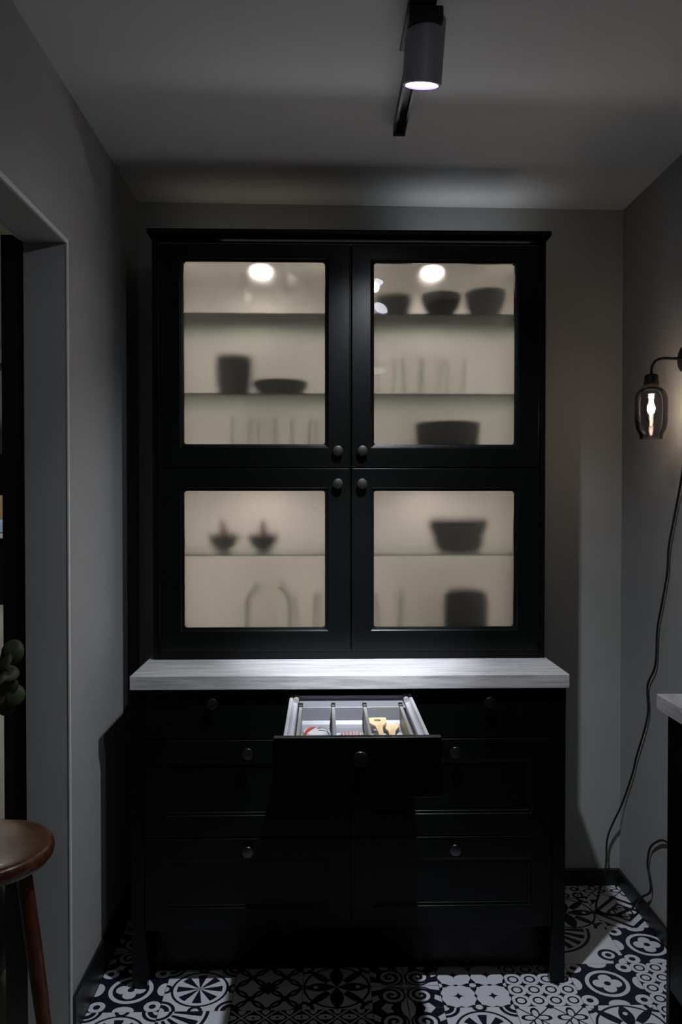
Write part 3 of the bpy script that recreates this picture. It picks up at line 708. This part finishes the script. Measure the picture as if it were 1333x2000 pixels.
# lower right door: two stacked bowls on the shelf, a lidded canister below
bowl((0.470, 2.715, S4), 0.088, 0.045, 'lower dark bowl of the stack behind the lower right door', 'stacked dark bowls', foot=0.72, belly=0.6)
bowl((0.468, 2.715, S4 + 0.0455), 0.100, 0.062, 'upper dark bowl of the stack behind the lower right door', 'stacked dark bowls', foot=0.78, belly=0.5)
cn = cyl_vessel('canister', (0.490, 2.690, S0), [(0.070, 0), (0.0745, 0.006), (0.0745, 0.115), (0.073, 0.118), (0.068, 0.118), (0.068, 0.012), (0.001, 0.010)], 'dark round canister with a domed lid behind the lower right door', 'canister')
obj('lid', lathe(bmesh.new(), [(0.0745, 0.1185), (0.0745, 0.134), (0.070, 0.148), (0.055, 0.158), (0.02, 0.163), (0.001, 0.163)], (0.490, 2.690, S0), n=36, capA=True), M_DARKBOWL, cn, smooth=True)

# clear glasses
def glass_bm(r_, h, foot=0.8, t=0.002):
    return lathe(bmesh.new(), [(r_ * foot, 0), (r_ * (foot + 1) / 2, h * 0.45), (r_, h), (r_ - t, h), (r_ * (foot + 1) / 2 - t, h * 0.45), (r_ * foot - t, 0.010), (0.001, 0.009)], (0, 0, 0), n=24, capA=True)
def wine_bm(h):
    return lathe(bmesh.new(), [(0.032, 0), (0.032, 0.002), (0.006, 0.006), (0.004, 0.02), (0.004, h * 0.48), (0.012, h * 0.52), (0.030, h * 0.64), (0.035, h * 0.78), (0.030, h), (0.0285, h), (0.0335, h * 0.78), (0.0285, h * 0.65), (0.010, h * 0.54), (0.001, h * 0.52)], (0, 0, 0), n=24, capA=True)
def glassset(bmf, spots, group, label):
    me = None
    for (x, y, z), lb in spots:
        if me is None:
            o = obj('drinking_glass', bmf(), M_GLASS, smooth=True); me = o.data
        else:
            o = bpy.data.objects.new('drinking_glass', me); C.objects.link(o)
        o.location = (x, y, z); tag(o, label % lb, 'glass', group)
glassset(lambda: wine_bm(0.165), [((-0.245, 2.70, S1), 'first from the left'), ((-0.165, 2.75, S1), 'second from the left'), ((-0.085, 2.70, S1), 'third from the left'), ((-0.010, 2.74, S1), 'fourth from the left')],
         'stemmed glasses on the top shelf', 'clear stemmed glass on the upper left top shelf, %s')
glassset(lambda: glass_bm(0.034, 0.145), [((-0.275, 2.66, S3), 'first from the left'), ((-0.190, 2.68, S3), 'second from the left'), ((-0.075, 2.66, S3), 'third from the left'), ((0.005, 2.69, S3), 'fourth from the left')],
         'tall tumblers at the bottom of the upper left side', 'clear tall tumbler at the bottom behind the upper left door, %s')
glassset(lambda: glass_bm(0.036, 0.130, 0.72), [((0.215, 2.70, S2), 'first from the left'), ((0.300, 2.66, S2), 'second from the left'), ((0.375, 2.72, S2), 'third from the left'), ((0.450, 2.68, S2), 'fourth from the left')],
         'tumblers on the middle shelf', 'clear tumbler on the upper right middle shelf, %s')
o = obj('glass_jar', lathe(bmesh.new(), [(0.070, 0), (0.078, 0.01), (0.079, 0.12), (0.070, 0.15), (0.050, 0.165), (0.050, 0.19), (0.048, 0.19), (0.048, 0.165), (0.068, 0.149), (0.077, 0.12), (0.076, 0.012), (0.001, 0.008)], (0, 0, 0), n=32, capA=True), M_GLASS, smooth=True)
o.location = (-0.185, 2.69, S0); tag(o, 'clear shouldered glass jar at the bottom behind the lower left door', 'jar')
glassset(lambda: glass_bm(0.036, 0.150), [((-0.060, 2.66, S0), 'nearer the jar'), ((0.015, 2.68, S0), 'farther from the jar')], 'glasses beside the jar', 'clear glass right of the jar behind the lower left door, %s')
glassset(lambda: glass_bm(0.050, 0.150, 0.7), [((0.225, 2.69, S0), 'behind the lower right door')], 'glass beside the canister', 'clear wide glass left of the canister, %s')

# ------------------------------------------------------------------ ceiling track and spotlights
CZ = ceilz(0.21)
trk = thing('lighting_track', 'black lighting track fixed along the ceiling above the worktop', 'track', (0.217, 1.2, CZ))
bm = bmesh.new()
for x0, x1 in ((0.2005, 0.2065), (0.2275, 0.2335)): box(bm, x0, x1, 0.2, 2.262, CZ - 0.032, CZ - 0.001)
box(bm, 0.2064, 0.2276, 0.2, 2.262, CZ - 0.010, CZ - 0.001)
obj('rail', bm, M_BLACKMAT, trk)
obj('end_cap', B(0.200, 0.234, 2.262, 2.277, CZ - 0.033, CZ - 0.001, bev=0.001), M_BLACKMAT, trk)
def spotlight(lens, aim, light_aim, label, power, beam=0, spill_aim=None):
    lens = Vector(lens)
    ax = (Vector(aim) - lens).normalized()                # pointing direction
    t = thing('ceiling_spotlight', label, 'spotlight', (lens.x, lens.y, CZ - 0.033), 'spotlights on the track')
    rot = ax.to_track_quat('-Z', 'Y').to_matrix().to_4x4()
    def place(bm): bmesh.ops.transform(bm, matrix=Matrix.Translation(lens) @ rot, verts=bm.verts); return bm
    y_ = lens.y
    obj('track_adapter', B(0.176, 0.2365, y_ - 0.20, y_ + 0.10, CZ - 0.041, CZ - 0.0325, bev=0.002), M_BLACKMAT, t)
    bm = bmesh.new(); box(bm, lens.x - 0.036, lens.x + 0.036, y_ - 0.075, y_ - 0.012, CZ - 0.074, CZ - 0.0412, bev=0.002); obj('swivel_block', bm, M_BLACKMAT, t)
    L = 0.130
    b = obj('lamp_head', place(lathe(bmesh.new(), [(0.0355, 0.004), (0.0385, -0.002), (0.0420, -0.001), (0.0425, 0.003), (0.0425, L - 0.004), (0.0405, L), (0.0005, L)], (0, 0, 0), n=48)), M_LAMPBODY, t, smooth=True)
    obj('reflector_rim', place(lathe(bmesh.new(), [(0.0386, -0.0020), (0.0362, -0.0024), (0.0352, 0.0010), (0.0350, 0.0060)], (0, 0, 0), n=48)), M_LENSFRINGE, b, smooth=True, label='inner rim in violet lens fringe colour')
    obj('lens', place(lathe(bmesh.new(), [(0.0350, 0.0020), (0.020, 0.0008), (0.0005, 0.0004)], (0, 0, 0), n=48)), M_LENS, b, smooth=True, label='glowing white lens')
    light('spot_spill', 'SPOT', lens + ax * 0.024, power, COOL, parent=t, target=light_aim, spot_size=R(100 if beam else 78), spot_blend=1.0, shadow_soft_size=0.020)
    if spill_aim: light('spot_flood', 'SPOT', lens + ax * 0.024, P_MID, COOL, parent=t, target=spill_aim, spot_size=R(76), spot_blend=1.0, shadow_soft_size=0.020)
    if beam: light('spot_beam', 'SPOT', lens + ax * 0.024, beam, COOL, parent=t, target=light_aim, spot_size=R(33), spot_blend=1.0, shadow_soft_size=0.020)
    return t
spotlight((0.215, 1.735, 2.330), (0.215 - 0.04, 1.735 + 0.27, 1.330), (0.10, 2.50, 0.92), 'grey cylindrical ceiling spotlight hanging in view above the open drawer', P_SPOT, P_BEAM, spill_aim=(0.19, 2.16, 0.92))
spotlight((0.272, 1.290, 2.330), (-0.20, 1.75, 1.55), (-0.62, 2.12, 1.45), 'second grey ceiling spotlight, nearer the viewer above the frame, mirrored in the glass', P_REAR)
light('added_room_fill', 'AREA', (0.25, -1.3, 2.45), P_ROOM_FILL, (0.93, 0.96, 1.0), shape='DISK', size=0.5)  # added ambient fill behind the camera, no lamp known there

# ------------------------------------------------------------------ wall lamp with smoked glass shade
LXc, LYc, LZc = 0.983, 2.36, 1.70
wl = thing('wall_lamp', 'black wall lamp with smoked glass shade and glowing bulb on the right wall', 'lamp', (XR, LYc, 1.851))
obj('wall_plate', lathe(bmesh.new(), [(0.041, 0), (0.041, 0.018), (0.038, 0.024), (0.028, 0.029), (0.0005, 0.031)], (XR - 0.0005, LYc, 1.851), n=36, axis='x', capA=True), M_BLACKMAT, wl, smooth=True)
bm = bmesh.new(); P = smoothpath([(XR - 0.012, LYc, 1.851), (1.050, LYc, 1.851), (1.015, LYc, 1.851), (0.995, LYc, 1.843), (LXc + 0.001, LYc, 1.825), (LXc, LYc, 1.800), (LXc, LYc, 1.790)], 8)
tube(bm, P, 0.0042, n=12); obj('arm', bm, M_BLACKMAT, wl, smooth=True)
obj('lamp_socket', lathe(bmesh.new(), [(0.004, 1.806), (0.016, 1.803), (0.020, 1.798), (0.0205, 1.782), (0.0225, 1.780), (0.0225, 1.774), (0.0215, 1.766), (0.012, 1.762), (0.012, 1.745), (0.001, 1.745)], (LXc, LYc, 0), n=32, capA=True), M_BLACKMAT, wl, smooth=True)
pf = [(0.0228, 1.772), (0.0235, 1.766), (0.033, 1.760), (0.0435, 1.748), (0.0480, 1.728), (0.0485, 1.70), (0.0480, 1.665), (0.0435, 1.640), (0.036, 1.626), (0.0335, 1.620), (0.0335, 1.611)]
inn = [(max(r_ - 0.0022, 0.001), z) for r_, z in reversed(pf)]
obj('glass_shade', lathe(bmesh.new(), pf + inn, (LXc, LYc, 0), n=40, closed=True), M_SMOKE, wl, smooth=True)
obj('bulb', lathe(bmesh.new(), [(0.010, 1.744), (0.012, 1.735), (0.017, 1.715), (0.0175, 1.700), (0.013, 1.672), (0.006, 1.652), (0.001, 1.645)], (LXc, LYc, 0), n=24), M_BULB, wl, smooth=True)
obj('filament', lathe(bmesh.new(), [(0.0015, 1.737), (0.0052, 1.728), (0.0068, 1.712), (0.0060, 1.696), (0.0030, 1.682), (0.0008, 1.678)], (LXc, LYc, 0), n=16), M_FIL, wl, smooth=True)
light('bulb_lamp', 'POINT', (LXc, LYc, 1.708), P_BULB, (1.0, 0.80, 0.58), parent=wl, shadow_soft_size=0.012)
cord = [(1.087, 2.36, 1.815), (1.090, 2.362, 1.72), (1.092, 2.370, 1.63), (1.092, 2.377, 1.562), (1.092, 2.402, 1.477), (1.092, 2.450, 1.358), (1.092, 2.482, 1.277), (1.092, 2.492, 1.195), (1.092, 2.530, 1.092), (1.092, 2.563, 1.004), (1.092, 2.577, 0.884),
        (1.092, 2.638, 0.802), (1.092, 2.636, 0.699), (1.092, 2.730, 0.530), (1.092, 2.761, 0.465), (1.088, 2.846, 0.324), (1.048, 2.878, 0.192), (1.041, 2.878, 0.082), (1.007, 2.847, 0.006), (0.957, 2.739, 0.0042),
        (0.960, 2.698, 0.0042), (0.998, 2.680, 0.0042), (1.054, 2.709, 0.0042), (1.078, 2.720, 0.0060), (1.082, 2.700, 0.040), (1.085, 2.655, 0.078), (1.090, 2.602, 0.122), (1.092, 2.611, 0.164), (1.092, 2.629, 0.199), (1.092, 2.613, 0.259), (1.092, 2.564, 0.304), (1.092, 2.494, 0.339), (1.092, 2.40, 0.340), (1.092, 2.25, 0.32)]
bm = bmesh.new(); tube(bm, smoothpath(cord, 6), 0.0036, n=8); obj('cord', bm, M_CORD, wl, smooth='all')

# ------------------------------------------------------------------ second counter along the right wall
rc_top = obj('worktop', B(0.875, XR - 0.0005, 0.9, 2.055, 0.880, 0.920, bev=0.0012), M_WOODTOP2, at=(0.98, 1.5, 0.880))
tag(rc_top, 'narrow grey worktop at the right edge, over the counter against the right wall', 'worktop')
rc = thing('base_cabinet', 'black base cabinet at the right edge of the view, under the narrow worktop', 'cabinet', (1.0, 1.5, 0))
obj('end_panel', B(0.898, XR - 0.0125, 2.020, 2.038, 0.0, 0.8795, bev=0.001), M_BLACK, rc)
obj('plinth', B(0.960, 0.976, 0.93, 2.0195, 0.0, 0.150), M_BLACK, rc)
obj('carcass', B(0.918, XR - 0.0130, 0.93, 2.0195, 0.1505, 0.8790), M_BLACK, rc)
for y0, y1 in ((0.93, 1.470), (1.474, 2.0165)):
    d = obj('door', B(0.8985, 0.9175, y0, y1, 0.160, 0.872, bev=0.001), M_BLACK, rc)
    obj('knob', lathe(bmesh.new(), [(0.0085, 0), (0.005, 0.006), (0.005, 0.012), (0.015, 0.0165), (0.016, 0.02), (0.007, 0.027), (0.0015, 0.0278)], (0.8985, y1 - 0.04 if y0 < 1 else y0 + 0.04, 0.80), n=20, axis='x', capA=True, capB=True), M_KNOB, d, smooth=True)

# ------------------------------------------------------------------ stool, plant, green bottle
st = thing('stool', 'round brown varnished wooden stool standing in the left doorway', 'stool', (-0.755, 1.75, 0))
obj('seat', lathe(bmesh.new(), [(0.02, 0.628), (0.120, 0.628), (0.146, 0.632), (0.154, 0.642), (0.156, 0.652), (0.154, 0.662), (0.148, 0.668), (0.140, 0.669), (0.118, 0.6655), (0.06, 0.6635), (0.001, 0.6635)], (-0.755, 1.75, 0), n=56, capA=True), M_STOOL, st, smooth=True)
for a in (-6, 114, 234):
    ca, sa = math.cos(R(a)), math.sin(R(a)); bm = bmesh.new()
    tube(bm, [(-0.755 + ca * 0.098, 1.75 + sa * 0.098, 0.630), (-0.755 + ca * 0.122, 1.75 + sa * 0.122, 0.45), (-0.755 + ca * 0.158, 1.75 + sa * 0.158, 0.18), (-0.755 + ca * 0.182, 1.75 + sa * 0.182, 0.0)], [0.0165, 0.0175, 0.0155, 0.0125], n=14)
    obj('leg', bm, M_STOOL, st, smooth=True)
for a in (54, 174, 294):
    z = 0.20 + (0.03 if a == 174 else 0); k = 0.153
    p0, p1 = R(a - 60), R(a + 60); bm = bmesh.new()
    tube(bm, [(-0.755 + math.cos(p0) * k, 1.75 + math.sin(p0) * k, z), (-0.755 + math.cos(p1) * k, 1.75 + math.sin(p1) * k, z)], 0.009, n=10); obj('stretcher', bm, M_STOOL, st, smooth=True)

va = obj('vase', lathe(bmesh.new(), [(0.030, 0), (0.038, 0.01), (0.044, 0.06), (0.036, 0.12), (0.020, 0.17), (0.018, 0.21), (0.021, 0.225), (0.019, 0.225), (0.016, 0.21), (0.017, 0.17), (0.032, 0.12), (0.040, 0.06), (0.034, 0.014), (0.001, 0.012)], (0, 0, 0), n=32, capA=True), M_GREENGL, smooth=True)
va.location = (-0.800, 1.75, 0.6638)
tag(va, 'slim dark green glass vase standing on the stool, at the left edge', 'vase')
eu = thing('eucalyptus_sprig', 'sprig of round green eucalyptus leaves at the left edge above the stool', 'plant', (-0.800, 1.75, 0.70))
bm = bmesh.new()
stems = [[(-0.800, 1.75, 0.69), (-0.799, 1.75, 0.88), (-0.785, 1.748, 0.98), (-0.755, 1.745, 1.06), (-0.715, 1.742, 1.10)],
         [(-0.803, 1.751, 0.69), (-0.800, 1.75, 0.885), (-0.775, 1.752, 0.95), (-0.735, 1.755, 0.995), (-0.700, 1.757, 0.995)],
         [(-0.797, 1.749, 0.69), (-0.802, 1.75, 0.885), (-0.82, 1.745, 1.02), (-0.85, 1.74, 1.12)]]
for s_ in stems: obj('stem', tube(bmesh.new(), smoothpath(s_, 5), 0.0016, n=6), M_STEM, eu, smooth='all')
bm.free()
rnd = random.Random(3)
def leaf(c, r_, nrm, spin, droop=0.25):
    bm = bmesh.new(); n = 14; nv = Vector(nrm).normalized(); M_ = nv.to_track_quat('Z', 'Y').to_matrix().to_4x4() @ Matrix.Rotation(spin, 4, 'Z')
    rings = []
    for k, f in enumerate((0.0, 0.5, 1.0)):
        ring = []
        for i in range(n):
            t = 2 * math.pi * i / n; rr = r_ * f * (1 + 0.10 * math.cos(t) ** 3); x, y = rr * math.cos(t), rr * 0.92 * math.sin(t)
            ring.append((x, y, -droop * (x * x + y * y) / r_ + 0.12 * abs(y)))
        rings.append(ring)
    for dz in (0, -0.0006):
        ctr = bm.verts.new((0, 0, dz)); R1 = [bm.verts.new((x, y, z + dz)) for x, y, z in rings[1]]; R2 = [bm.verts.new((x, y, z + dz)) for x, y, z in rings[2]]
        for i in range(n):
            j = (i + 1) % n; a = (ctr, R1[i], R1[j]); b = (R1[i], R2[i], R2[j], R1[j])
            bm.faces.new(a if dz == 0 else tuple(reversed(a))); bm.faces.new(b if dz == 0 else tuple(reversed(b)))
        if dz == 0: T2 = R2
    for i in range(n):
        j = (i + 1) % n; bm.faces.new((T2[i], R2[i], R2[j], T2[j]))
    bmesh.ops.transform(bm, matrix=Matrix.Translation(c) @ M_, verts=bm.verts)
    obj('leaf', bm, M_LEAF, eu, smooth='all')
for c, r_, nrm in (((-0.678, 1.742, 1.096), 0.027, (0.1, -1, 0.3)), ((-0.697, 1.735, 1.078), 0.025, (-0.5, -0.8, 0.6)), ((-0.690, 1.748, 1.052), 0.026, (0.3, -0.6, 0.9)), ((-0.712, 1.738, 1.045), 0.028, (-0.2, -0.7, 0.7)),
                   ((-0.680, 1.757, 1.000), 0.026, (0.5, -0.9, 0.2)), ((-0.694, 1.748, 1.018), 0.024, (0.1, -0.9, -0.3)), ((-0.706, 1.762, 0.975), 0.025, (-0.3, -1, 0.1)), ((-0.722, 1.75, 1.005), 0.027, (0.0, -0.8, 0.5)),
                   ((-0.735, 1.74, 1.085), 0.029, (0.2, -0.8, 0.5)), ((-0.760, 1.75, 1.05), 0.028, (-0.4, -0.8, 0.3)), ((-0.770, 1.74, 0.985), 0.028, (0.4, -0.8, 0.3)), ((-0.84, 1.735, 1.07), 0.030, (-0.4, -0.8, 0.3)), ((-0.855, 1.74, 1.12), 0.030, (0.1, -0.9, 0.4)), ((-0.82, 1.75, 1.00), 0.028, (0.3, -0.8, 0.4))):
    leaf(Vector(c), r_, nrm, rnd.uniform(0, 6.28))

gb = obj('glass_demijohn', lathe(bmesh.new(), [(0.12, 0), (0.155, 0.012), (0.185, 0.07), (0.195, 0.15), (0.188, 0.22), (0.150, 0.30), (0.085, 0.36), (0.040, 0.40), (0.030, 0.44), (0.030, 0.48), (0.036, 0.50), (0.0005, 0.50)], (0, 0, 0), n=48, capA=True), M_GREENGL, smooth=True)
gb.location = (-1.108, 2.32, -0.0005)
tag(gb, 'large dark green glass bottle on the floor behind the stool', 'bottle')
obj('cork', lathe(bmesh.new(), [(0.022, 0.5005), (0.025, 0.53), (0.0005, 0.53)], (-1.108, 2.32, 0), n=20, capA=True), M_CORK, gb, smooth=True)

# ------------------------------------------------------------------ adjoining room contents (a sliver at the left edge)
isl = thing('kitchen_island', 'black kitchen island with pale top far off in the adjoining room', 'island', (-4.6, 11.3, 0))
obj('island_body', B(-5.4, -3.9, 10.85, 11.6, 0, 0.90), M_BLACK, isl); obj('island_top', B(-5.45, -3.85, 10.80, 11.65, 0.9005, 0.965, bev=0.004), M_ISL, isl)
vs = obj('reed_basket', lathe(bmesh.new(), [(0.10, 0), (0.13, 0.02), (0.15, 0.30), (0.13, 0.52), (0.12, 0.52), (0.13, 0.30), (0.11, 0.03), (0.001, 0.02)], (0, 0, 0), n=28, capA=True), M_WICKER, smooth=True); vs.location = (-4.47, 11.25, 0.9655); tag(vs, 'golden brown reed basket on the far kitchen island', 'basket')
bb = obj('ceramic_pot', lathe(bmesh.new(), [(0.06, 0), (0.09, 0.02), (0.10, 0.12), (0.08, 0.18), (0.07, 0.18), (0.08, 0.12), (0.07, 0.03), (0.001, 0.02)], (0, 0, 0), n=28, capA=True), M_BLUE, smooth=True); bb.location = (-4.40, 10.98, 0.9655); tag(bb, 'pale blue pot on the far kitchen island', 'pot')
wc = thing('wall_cabinet', 'black wall cabinets high on the far wall of the adjoining room', 'cabinet', (-5.0, 12.8, 1.45))
for x0 in (-6.2, -5.59, -4.98, -4.37): obj('door', B(x0, x0 + 0.6, 12.62, 12.64, 1.47, 2.12, bev=0.002), M_BLACK, wc)
obj('carcass', B(-6.2, -3.77, 12.641, 12.995, 1.45, 2.14), M_BLACK, wc)
pl = thing('pendant_lamp', 'dark pendant lamp hanging far off in the adjoining room', 'lamp', (-2.35, 5.85, 2.55))
obj('shade', lathe(bmesh.new(), [(0.02, 2.42), (0.12, 2.40), (0.13, 2.38), (0.115, 2.38), (0.02, 2.405)], (-2.30, 5.85, 0), n=28), M_BLACKMAT, pl, smooth=True)
obj('cable', tube(bmesh.new(), [(-2.30, 5.85, 2.549), (-2.30, 5.85, 2.41)], 0.004, n=8), M_BLACKMAT, pl)
light('adjoining_room_fill', 'AREA', (-2.6, 4.9, 2.5), 12.0, (1.0, 0.95, 0.84), shape='DISK', size=0.8)  # added light for the adjoining room, source unseen
light('adjoining_kitchen_fill', 'AREA', (-4.2, 9.5, 2.5), 22.0, (1.0, 0.95, 0.88), shape='DISK', size=1.0)  # second added light, brightens the far kitchen end
